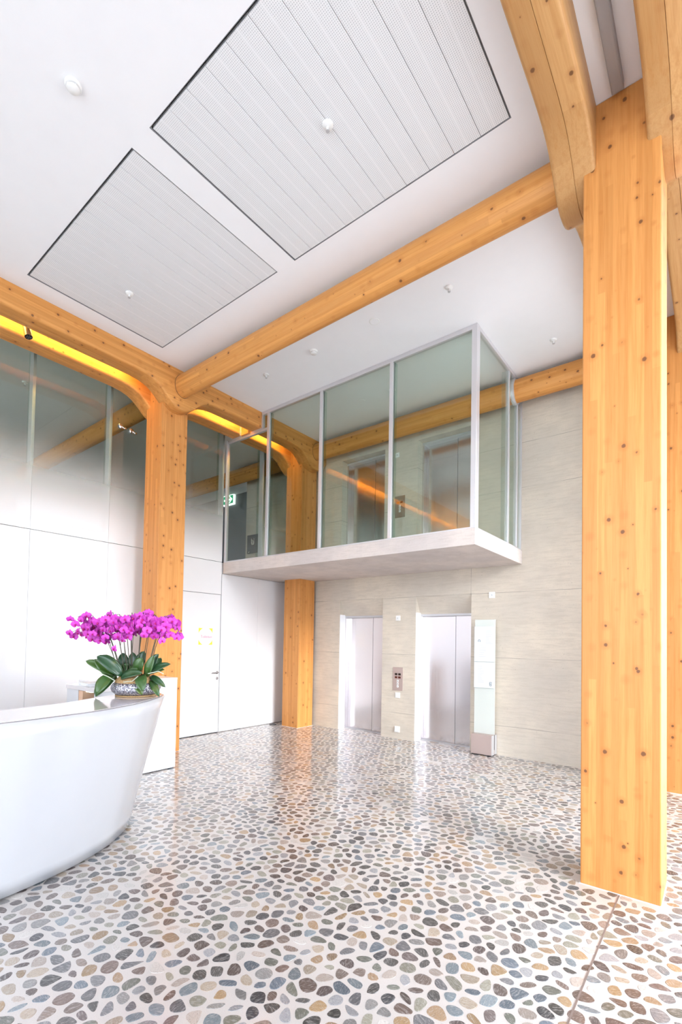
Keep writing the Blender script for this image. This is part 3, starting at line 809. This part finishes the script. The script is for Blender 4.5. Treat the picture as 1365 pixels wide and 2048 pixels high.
md = o.modifiers.new('thickness', 'SOLIDIFY'); md.thickness = -.03
# fix orientation: solidify towards the inside
inner = MB(); ib = [(p[0]-.02, p[1]) for p in ins]
inner.add([(p[0], p[1], 1.0955) for p in ins]+[(p[0], p[1], .02) for p in ins], [(i, i+1, len(ins)+i+1, len(ins)+i) for i in range(len(ins)-1)])
o = obj('inner_panel', inner, 'gloss_white', desk, smooth='all')
ct = MB(); loop = [tuple(p) for p in ts]+[tuple(p) for p in ins[1:]]
ct.prism(loop, 'z', 1.0957, 1.10)
obj('countertop', ct, 'counter_grey', desk, bevel=.0015, seg=1)
kb = [(p[0]-.03*0, p[1]) for p in bs]
lp = [(p[0]-.022, p[1]-.012) for p in bs]+[(p[0]-.25, p[1]-.1) for p in reversed(bs)]
obj('kick', MB().prism(lp, 'z', .001, .019), 'grey_gap', desk)

# back counter with the lit niche
t = thing('back_counter', 'low white counter with a lit wooden niche behind the desk', 'counter', (-4.95, 2.28, 0))
x0, x1, y0, y1 = -5.28, -4.66, 2.14, 2.40
obj('carcass', MB().box(x0, -5.02, y0, y1, .01, 1.075).box(-5.02, x1, y1-.02, y1, .01, 1.075).box(-5.02, x1, y0, y1-.02, .01, .70).box(x1-.02, x1, y0, y1-.02, .70, 1.075), 'gloss_white', t)
obj('counter_top', MB().box(x0-.01, x1+.01, y0-.01, y1+.01, 1.0755, 1.115), 'counter_grey', t, bevel=.003)
obj('niche_side', MB().box(-5.019, -4.93, y0+.004, y1-.021, .701, 1.07), 'niche_wood', t)
obj('niche_back', MB().box(-4.93, x1-.021, y1-.06, y1-.0205, .701, 1.07), 'walnut', t)
obj('niche_lamp', MB().box(-4.925, -4.80, y0+.03, y0+.05, 1.06, 1.0745), 'white_sign', t)
t = thing('paper_stack', 'small stack of white papers on the back counter', 'paper', (-5.0, 2.27, 1.1155))
for i, (a, dx) in enumerate(((.1, 0), (-.12, .02), (.05, -.01), (-.03, .01))):
    b = MB().box(-5.10+dx, -4.86+dx, 2.16, 2.36, 1.1157+i*.008, 1.1225+i*.008)
    b.v = [(-4.98+(p[0]+4.98)*cos(a)-(p[1]-2.26)*sin(a), 2.26+(p[0]+4.98)*sin(a)+(p[1]-2.26)*cos(a), p[2]) for p in b.v]
    obj('sheet', b, 'paper', t)
# white cabinet beside the first column
t = thing('white_cabinet', 'plain white chest-high cabinet between desk and first column', 'cabinet', (-5.52, 2.95, 0))
obj('carcass', MB().box(-5.72, -5.32, 2.44, 3.442, .012, 1.09), 'panel_white', t, bevel=.002, seg=1)
obj('top_board', MB().box(-5.722, -5.318, 2.438, 3.444, 1.0905, 1.118), 'panel_white', t, bevel=.002, seg=1)
obj('plinth', MB().box(-5.70, -5.335, 2.46, 3.43, .0005, .0118), 'dark_gap', t)

# ------------------------------------------------------------------ orchids
pc = Vector((-4.0, 2.185, 1.1005))
orc = thing('orchid_bowl', 'hammered silver bowl of pink orchids on the desk end', 'plant', pc)
obj('bowl', MB().lathe([(.14, .012), (.165, .018), (.192, .04), (.203, .066), (.200, .092), (.186, .112), (.176, .118), (.170, .112), (.165, .1)], pc, 48), 'hammered_silver', orc, smooth=True)
obj('base_ring', MB().lathe([(.158, 0), (.166, .004), (.166, .012), (.150, .0135)], pc, 40), 'sisal', orc, label='tan woven ring under the bowl')
rnd = random.Random(3)
ms = MB().lathe([(.172, .108), (.168, .135), (.14, .165), (.08, .178), (.01, .182)], pc, 28)
for i in range(260):
    a = rnd.uniform(0, 2*pi); r = .165*math.sqrt(rnd.random()); h = .128+.05*(1-(r/.17)**2)
    q = pc+Vector((r*cos(a), r*sin(a), h)); d = Vector((rnd.uniform(-1, 1), rnd.uniform(-1, 1), rnd.uniform(-.2, .6))).normalized()
    ms.tube([q-d*.02, q+Vector((0, 0, .012)), q+d*.022], .0014, 4)
obj('moss', ms, 'sisal', orc, label='tan sisal fibre filling the bowl')
# leaf: root point, azimuth in screen terms (right r2 / toward camera), length, rise
RI = Vector((cos(yaw), -sin(yaw), 0)); TO = -Vector((sin(yaw), cos(yaw), 0)); UP = Vector((0, 0, 1))
def leaf(rx, rz, tx, tz, depth, width, bend):
    """leaf from (rx,rz) to tip (tx,tz) in metres right/up of the bowl centre; depth towards the camera of root and tip"""
    p0 = pc+RI*rx+UP*rz+TO*depth[0]; p3 = pc+RI*tx+UP*tz+TO*depth[1]
    mid = (p0+p3)/2+UP*bend+TO*.03
    n = 10; b = MB(); rows = []
    L = (p3-p0).length
    for i in range(n+1):
        u = i/n; p = p0*(1-u)**2+mid*2*u*(1-u)+p3*u*u
        tg = ((mid-p0)*(1-u)+(p3-mid)*u).normalized()
        side = tg.cross(TO*.75+UP*.5); side.normalize(); nor = side.cross(tg)
        if nor.dot(UP+TO) < 0: nor = -nor
        w = 1.12*width*(sin(pi*min(1, .10+.9*u))**.62)*(1 if u < .97 else .55)*.5
        if u == 0: w = width*.16
        rows.append([tuple(p+side*w*s+nor*(abs(s)*w*.32)) for s in (-1, -.5, 0, .5, 1)])
    vs = [q for r in rows for q in r]; k = 5
    b.add(vs, [(i*k+j, i*k+j+1, (i+1)*k+j+1, (i+1)*k+j) for i in range(n) for j in range(k-1)])
    o = obj('leaf', b, 'orchid_leaf', orc, smooth='all')
    md = o.modifiers.new('thickness', 'SOLIDIFY'); md.thickness = .003
S_ = 1/230.0
def px(x, y): return ((x-276)*S_, (1392-y)*S_)
LV = [((240, 1362), (205, 1322), .04, .09, .075, .02), ((238, 1350), (190, 1325), .05, .1, .075, .03), ((252, 1352), (222, 1313), .04, .10, .085, .02),
      ((258, 1350), (216, 1316), .12, .14, .085, .05), ((236, 1352), (223, 1383), .10, .2, .10, .025), ((232, 1358), (219, 1389), .03, .19, .10, .02),
      ((262, 1358), (290, 1338), .08, .14, .06, .03), ((258, 1356), (300, 1345), .12, .17, .07, .03), ((280, 1345), (290, 1305), 0, 0, .085, .02),
      ((285, 1345), (294, 1318), .06, .08, .09, .03), ((300, 1350), (322, 1310), .03, .05, .08, .02), ((305, 1352), (318, 1312), .08, .1, .07, .0),
      ((300, 1350), (348, 1328), .05, .1, .065, .03), ((298, 1350), (309, 1377), .12, .21, .085, .03), ((310, 1352), (342, 1371), .05, .12, .05, .02),
      ((312, 1358), (334, 1388), .06, .15, .055, .02), ((286, 1354), (305, 1384), .10, .19, .07, .01), ((250, 1350), (240, 1310), -.06, -.08, .09, .02),
      ((270, 1345), (262, 1308), -.05, -.06, .08, .0), ((305, 1345), (315, 1318), -.08, -.1, .08, .0), ((300, 1356), (318, 1378), .02, .1, .06, .02),
      ((246, 1356), (262, 1330), .02, .04, .08, .02), ((290, 1352), (330, 1340), .0, .02, .06, .03), ((268, 1356), (282, 1326), .03, .05, .07, .0)]
for r_, t_, d0, d1_, w_, bn in LV: leaf(*px(*r_), *px(t_[0]+(t_[0]-r_[0])*.10, t_[1]+(t_[1]-r_[1])*.06), (d0, d1_), w_, bn)
for pts in (((220, 1345), (238, 1352), (252, 1360)), ((296, 1350), (285, 1360), (268, 1362)), ((345, 1345), (335, 1340), (315, 1345))):
    obj('air_root', MB().tube([pc+RI*px(*q)[0]+UP*px(*q)[1]+TO*.17 for q in pts], .0035, 6), 'root_pale', orc)
# one flower mesh, shared
def flower_mesh():
    b = MB(); R_ = .036
    def petal(ang, l, w, cup, z):
        n = 6; rows = []
        for i in range(n+1):
            u = i/n; ww = w*(sin(pi*(.06+.90*u))**.7)
            rows.append([(u*l*cos(ang)-s*ww*sin(ang), u*l*sin(ang)+s*ww*cos(ang), z+cup*u*u-.004*abs(s)) for s in (-1, 0, 1)])
        vs = [q for r in rows for q in r]
        b.add(vs, [(i*3+j, i*3+j+1, (i+1)*3+j+1, (i+1)*3+j) for i in range(n) for j in (0, 1)])
    for a in (90, 215, 325): petal(math.radians(a), R_*1.02, R_*.36, -.004, 0)
    for a in (8, 172): petal(math.radians(a), R_*1.08, R_*.62, .004, .003)
    return b.mesh('flower')
fm = flower_mesh()
for p in fm.polygons: p.use_smooth = True
fm.materials.append(MATS['orchid_petal']); fm.materials.append(MATS['orchid_lip'])
bm = bmesh.new(); bm.from_mesh(fm)
r_ = bmesh.ops.create_icosphere(bm, subdivisions=1, radius=.0085, matrix=Matrix.Translation((0, -.006, .008)) @ Matrix.Diagonal((.8, 1.3, 1., 1)))
for v in r_['verts']:
    for f_ in v.link_faces: f_.material_index = 1
bm.to_mesh(fm); bm.free()
rnd = random.Random(11)
# stems: base pixel, top-of-arch pixel, tip pixel, depth of the tip
ST = [((236, 1352), (215, 1250), (152, 1272), .10), ((240, 1352), (205, 1240), (172, 1262), .02), ((242, 1352), (200, 1232), (178, 1238), .16), ((248, 1350), (226, 1245), (200, 1262), .22),
      ((250, 1350), (232, 1232), (206, 1245), -.10), ((252, 1350), (236, 1232), (224, 1240), .12), ((256, 1352), (246, 1226), (232, 1262), .24), ((258, 1350), (252, 1228), (240, 1248), -.2),
      ((264, 1350), (262, 1230), (252, 1268), .28), ((266, 1350), (264, 1230), (262, 1240), .05), ((268, 1350), (272, 1236), (274, 1292), .26), ((272, 1350), (280, 1226), (290, 1262), .22),
      ((276, 1350), (284, 1222), (282, 1232), -.05), ((280, 1350), (296, 1222), (300, 1240), .08), ((284, 1350), (300, 1225), (312, 1262), .2), ((290, 1350), (312, 1228), (330, 1262), .1),
      ((296, 1350), (318, 1228), (338, 1275), .16), ((300, 1350), (328, 1230), (355, 1248), .0), ((304, 1350), (335, 1232), (370, 1272), .08), ((300, 1350), (325, 1226), (340, 1240), -.16)]
for bp, ap, tp, dz in ST:
    P0 = pc+RI*px(*bp)[0]*.9+UP*px(*bp)[1]+TO*(dz*.2)
    A_ = pc+RI*px(*ap)[0]+UP*(px(*ap)[1]-.01)+TO*dz*.75
    T_ = pc+RI*px(*tp)[0]+UP*px(*tp)[1]+TO*dz*1.15
    def at(u):
        if u < .62:
            v = u/.62; c = P0*.45+A_*.55-RI*(A_-P0).dot(RI)*.25
            return P0*(1-v)**2+c*2*v*(1-v)+A_*v*v
        v = (u-.62)/.38; c = A_+(A_-P0).normalized()*.02+RI*(T_-A_).dot(RI)*.45+TO*(T_-A_).dot(TO)*.4
        return A_*(1-v)**2+c*2*v*(1-v)+T_*v*v
    stem = obj('flower_stem', MB().tube([at(i/14) for i in range(15)], [.0034-.0016*i/14 for i in range(15)], 6), 'stem_green', orc, smooth='all')
    k = rnd.choice((9, 10, 11, 12))
    for i in range(k):
        u = .50+.50*i/(k-1); p = at(u); s = 1 if i % 2 else -1
        off = RI*s*rnd.uniform(.008, .04)+TO*rnd.uniform(-.01, .06)+UP*(rnd.uniform(-.11, -.01) if i < k-2 else rnd.uniform(-.05, -.01))
        o = bpy.data.objects.new('flower', fm); COL.objects.link(o); o.parent = stem
        d = (TO*1.0+RI*rnd.uniform(-.8, .8)+RI*(p-pc).dot(RI)*.9+UP*rnd.uniform(-.45, .25)).normalized()
        q = d.to_track_quat('Z', 'Y').to_matrix().to_4x4()
        sc = rnd.uniform(.95, 1.22)*(1 if i < k-2 else .8)
        o.matrix_local = Matrix.Translation(p+off-world_loc(stem)) @ q @ Matrix.Rotation(rnd.uniform(-.3, .3), 4, 'Z') @ Matrix.Scale(sc, 4)

# ------------------------------------------------------------------ pebbles of the floor
def pebbles():
    rnd = random.Random(21)
    X0, X1, Y0, Y1 = -6.80, 2.2, -.6, 7.06
    sp = .086; pts = []
    ny = int((Y1-Y0)/(sp*.866)); nx = int((X1-X0)/sp)
    grid = {}
    for j in range(ny+1):
        for i in range(nx+1):
            x = X0+(i+.5*(j % 2)+rnd.uniform(-.40, .40))*sp; y = Y0+(j+rnd.uniform(-.42, .42))*sp*.866
            grid[(i, j)] = (x, y)
    blocks = [(-6.49, -6.06, 3.56, 4.01), (-6.49, -6.06, 6.41, 6.86), (-.755, -.26, 3.56, 4.01), (-.755, -.26, 6.41, 6.86)]
    PAL = [srgb(*c) for c in ((122, 122, 126), (98, 98, 102), (150, 150, 154), (133, 130, 128), (172, 154, 132), (160, 128, 92), (112, 90, 80), (64, 66, 72), (98, 112, 126), (100, 84, 82), (196, 190, 184), (112, 114, 102), (168, 134, 88), (84, 82, 80), (140, 120, 108), (176, 160, 148), (120, 134, 142), (146, 142, 124), (92, 76, 70), (72, 70, 68))]
    def inv(x, y):                                   # pixel size of a stone (for choosing the largest)
        d = Vector((x, y, -1.6)); zc = d.dot(fw)
        if zc < .3: return None
        return (F_PX*d.dot(r2)/zc+CX, F_PX*d.dot(d2)/zc+CY, zc)
    stones = []
    for (i, j), (x, y) in grid.items():
        if y > YC-.03 and not any(a+.04 < x < b_-.04 for a, b_ in EX): continue
        if x < XL+.02 or any(a < x < b_ and c < y < d for a, b_, c, d in blocks): continue
        # voronoi cell by clipping with the neighbours' bisectors
        r = sp*1.1
        poly = [(r, r), (-r, r), (-r, -r), (r, -r)]
        for dj in (-2, -1, 0, 1, 2):
            for di in (-2, -1, 0, 1, 2):
                q = grid.get((i+di, j+dj))
                if q is None or (di == 0 and dj == 0): continue
                nx_, ny_ = q[0]-x, q[1]-y; l2 = nx_*nx_+ny_*ny_
                if l2 > .036: continue
                h = l2/2; out = []
                for a in range(len(poly)):
                    p, s = poly[a], poly[(a+1) % len(poly)]
                    dp = p[0]*nx_+p[1]*ny_-h; ds = s[0]*nx_+s[1]*ny_-h
                    if dp <= 0: out.append(p)
                    if (dp < 0 < ds) or (ds < 0 < dp):
                        f = dp/(dp-ds); out.append((p[0]+(s[0]-p[0])*f, p[1]+(s[1]-p[1])*f))
                poly = out
                if len(poly) < 3: break
        if len(poly) < 3: continue
        # inset and shape: rounded (Chaikin), squeezed along a random direction
        k = rnd.uniform(.74, .90); cx = sum(p[0] for p in poly)/len(poly); cy = sum(p[1] for p in poly)/len(poly)
        an = rnd.gauss(.3, .9) ; sq = rnd.choice((1, .92, .84, .76, .66, .58)); ca, sa = cos(an), sin(an)
        rm = sum(math.hypot(p[0]-cx, p[1]-cy) for p in poly)/len(poly)
        poly = [(cx+(p[0]-cx)*(.62+.38*rm/max(.004, math.hypot(p[0]-cx, p[1]-cy))), cy+(p[1]-cy)*(.62+.38*rm/max(.004, math.hypot(p[0]-cx, p[1]-cy)))) for p in poly]
        pl = []
        for p in poly:
            u, v = p[0]-cx, p[1]-cy; a = (u*ca+v*sa)*k*1.04; b_ = (-u*sa+v*ca)*k*sq
            pl.append((cx+a*ca-b_*sa, cy+a*sa+b_*ca))
        # drop very short edges
        pl = [p for a, p in enumerate(pl) if math.hypot(p[0]-pl[a-1][0], p[1]-pl[a-1][1]) > .009]
        if len(pl) < 3: continue
        for _ in range(2):
            o_ = []
            for a in range(len(pl)):
                p, s = pl[a], pl[(a+1) % len(pl)]
                o_ += [(p[0]*.75+s[0]*.25, p[1]*.75+s[1]*.25), (p[0]*.25+s[0]*.75, p[1]*.25+s[1]*.75)]
            pl = o_
        c = PAL[rnd.randrange(len(PAL))]; f = rnd.uniform(.66, 1.2); g_ = sum(c)/3; c = tuple(min(.75, (q*.78+g_*.22)*f) for q in c)
        pp = inv(x, y); size = 0
        if pp and -20 < pp[0] < 1385 and pp[1] < 2070:
            ar = abs(sum(pl[a][0]*pl[(a+1) % len(pl)][1]-pl[(a+1) % len(pl)][0]*pl[a][1] for a in range(len(pl))))/2
            size = ar/pp[2]**3*1e4
            # hidden behind desk / column footprints
            if pp[0] < 250 and pp[1] < 1810-(pp[0])*.62: size = 0
        stones.append((size, x, y, pl, c))
    stones.sort(key=lambda s: -s[0])
    def geo(x, y, pl, ox, oy):
        n = len(pl); vs = [(ox+p[0], oy+p[1], .0002) for p in pl]+[(ox+p[0]*.94, oy+p[1]*.94, .0016) for p in pl]
        fs = [(a, (a+1) % n, n+(a+1) % n, n+a) for a in range(n)]+[tuple(n+a for a in range(n))]
        return vs, fs
    for s in stones[:300]:
        _, x, y, pl, c = s
        pl2 = pl[::2] if len(pl) > 26 else pl
        me = bpy.data.meshes.new('stone'); me.from_pydata(*[geo(x, y, pl2, 0, 0)[0], [], geo(x, y, pl2, 0, 0)[1]]); me.materials.append(MATS['pebble'])
        o = bpy.data.objects.new('stone', me); COL.objects.link(o); o.parent = fl; o.location = (x, y, 0); o.color = (*c, 1)
    V = []; Fc = []; cols = []
    for _, x, y, pl, c in stones[300:]:
        pl = pl[::2] if len(pl) > 14 else pl
        vs, fs = geo(x, y, pl, x, y); k = len(V); V += vs; Fc += [tuple(a+k for a in f) for f in fs]; cols += [c]*len(vs)
    me = bpy.data.meshes.new('small_stones'); me.from_pydata(V, [], Fc)
    at = me.color_attributes.new('stone', 'FLOAT_COLOR', 'POINT')
    flat = []
    for c in cols: flat += [*c, 1.]
    at.data.foreach_set('color', flat); me.materials.append(MATS['pebble_mix'])
    o = bpy.data.objects.new('small_stones', me); COL.objects.link(o); o.parent = fl; o['kind'] = 'stuff'
    print('stones', len(stones), len(Fc))
pebbles()
# expansion joint in line with the near column
obj('floor_joint', MB().box(-.508, -.500, -2, 3.566, .0005, .0024).box(-.508, -.500, 4.004, 6.41, .0005, .0024), 'joint_brown', fl)
# small black item on the floor by the corner column
t = thing('cable_end', 'tiny black cable end on the floor left of the corner column', 'cable', (-6.62, 6.35, .003))
obj('cable', MB().tube([(-6.70, 6.33, .012), (-6.66, 6.345, .012), (-6.62, 6.36, .014), (-6.585, 6.40, .012)], .009, 8), 'black_gloss', t, smooth='all')
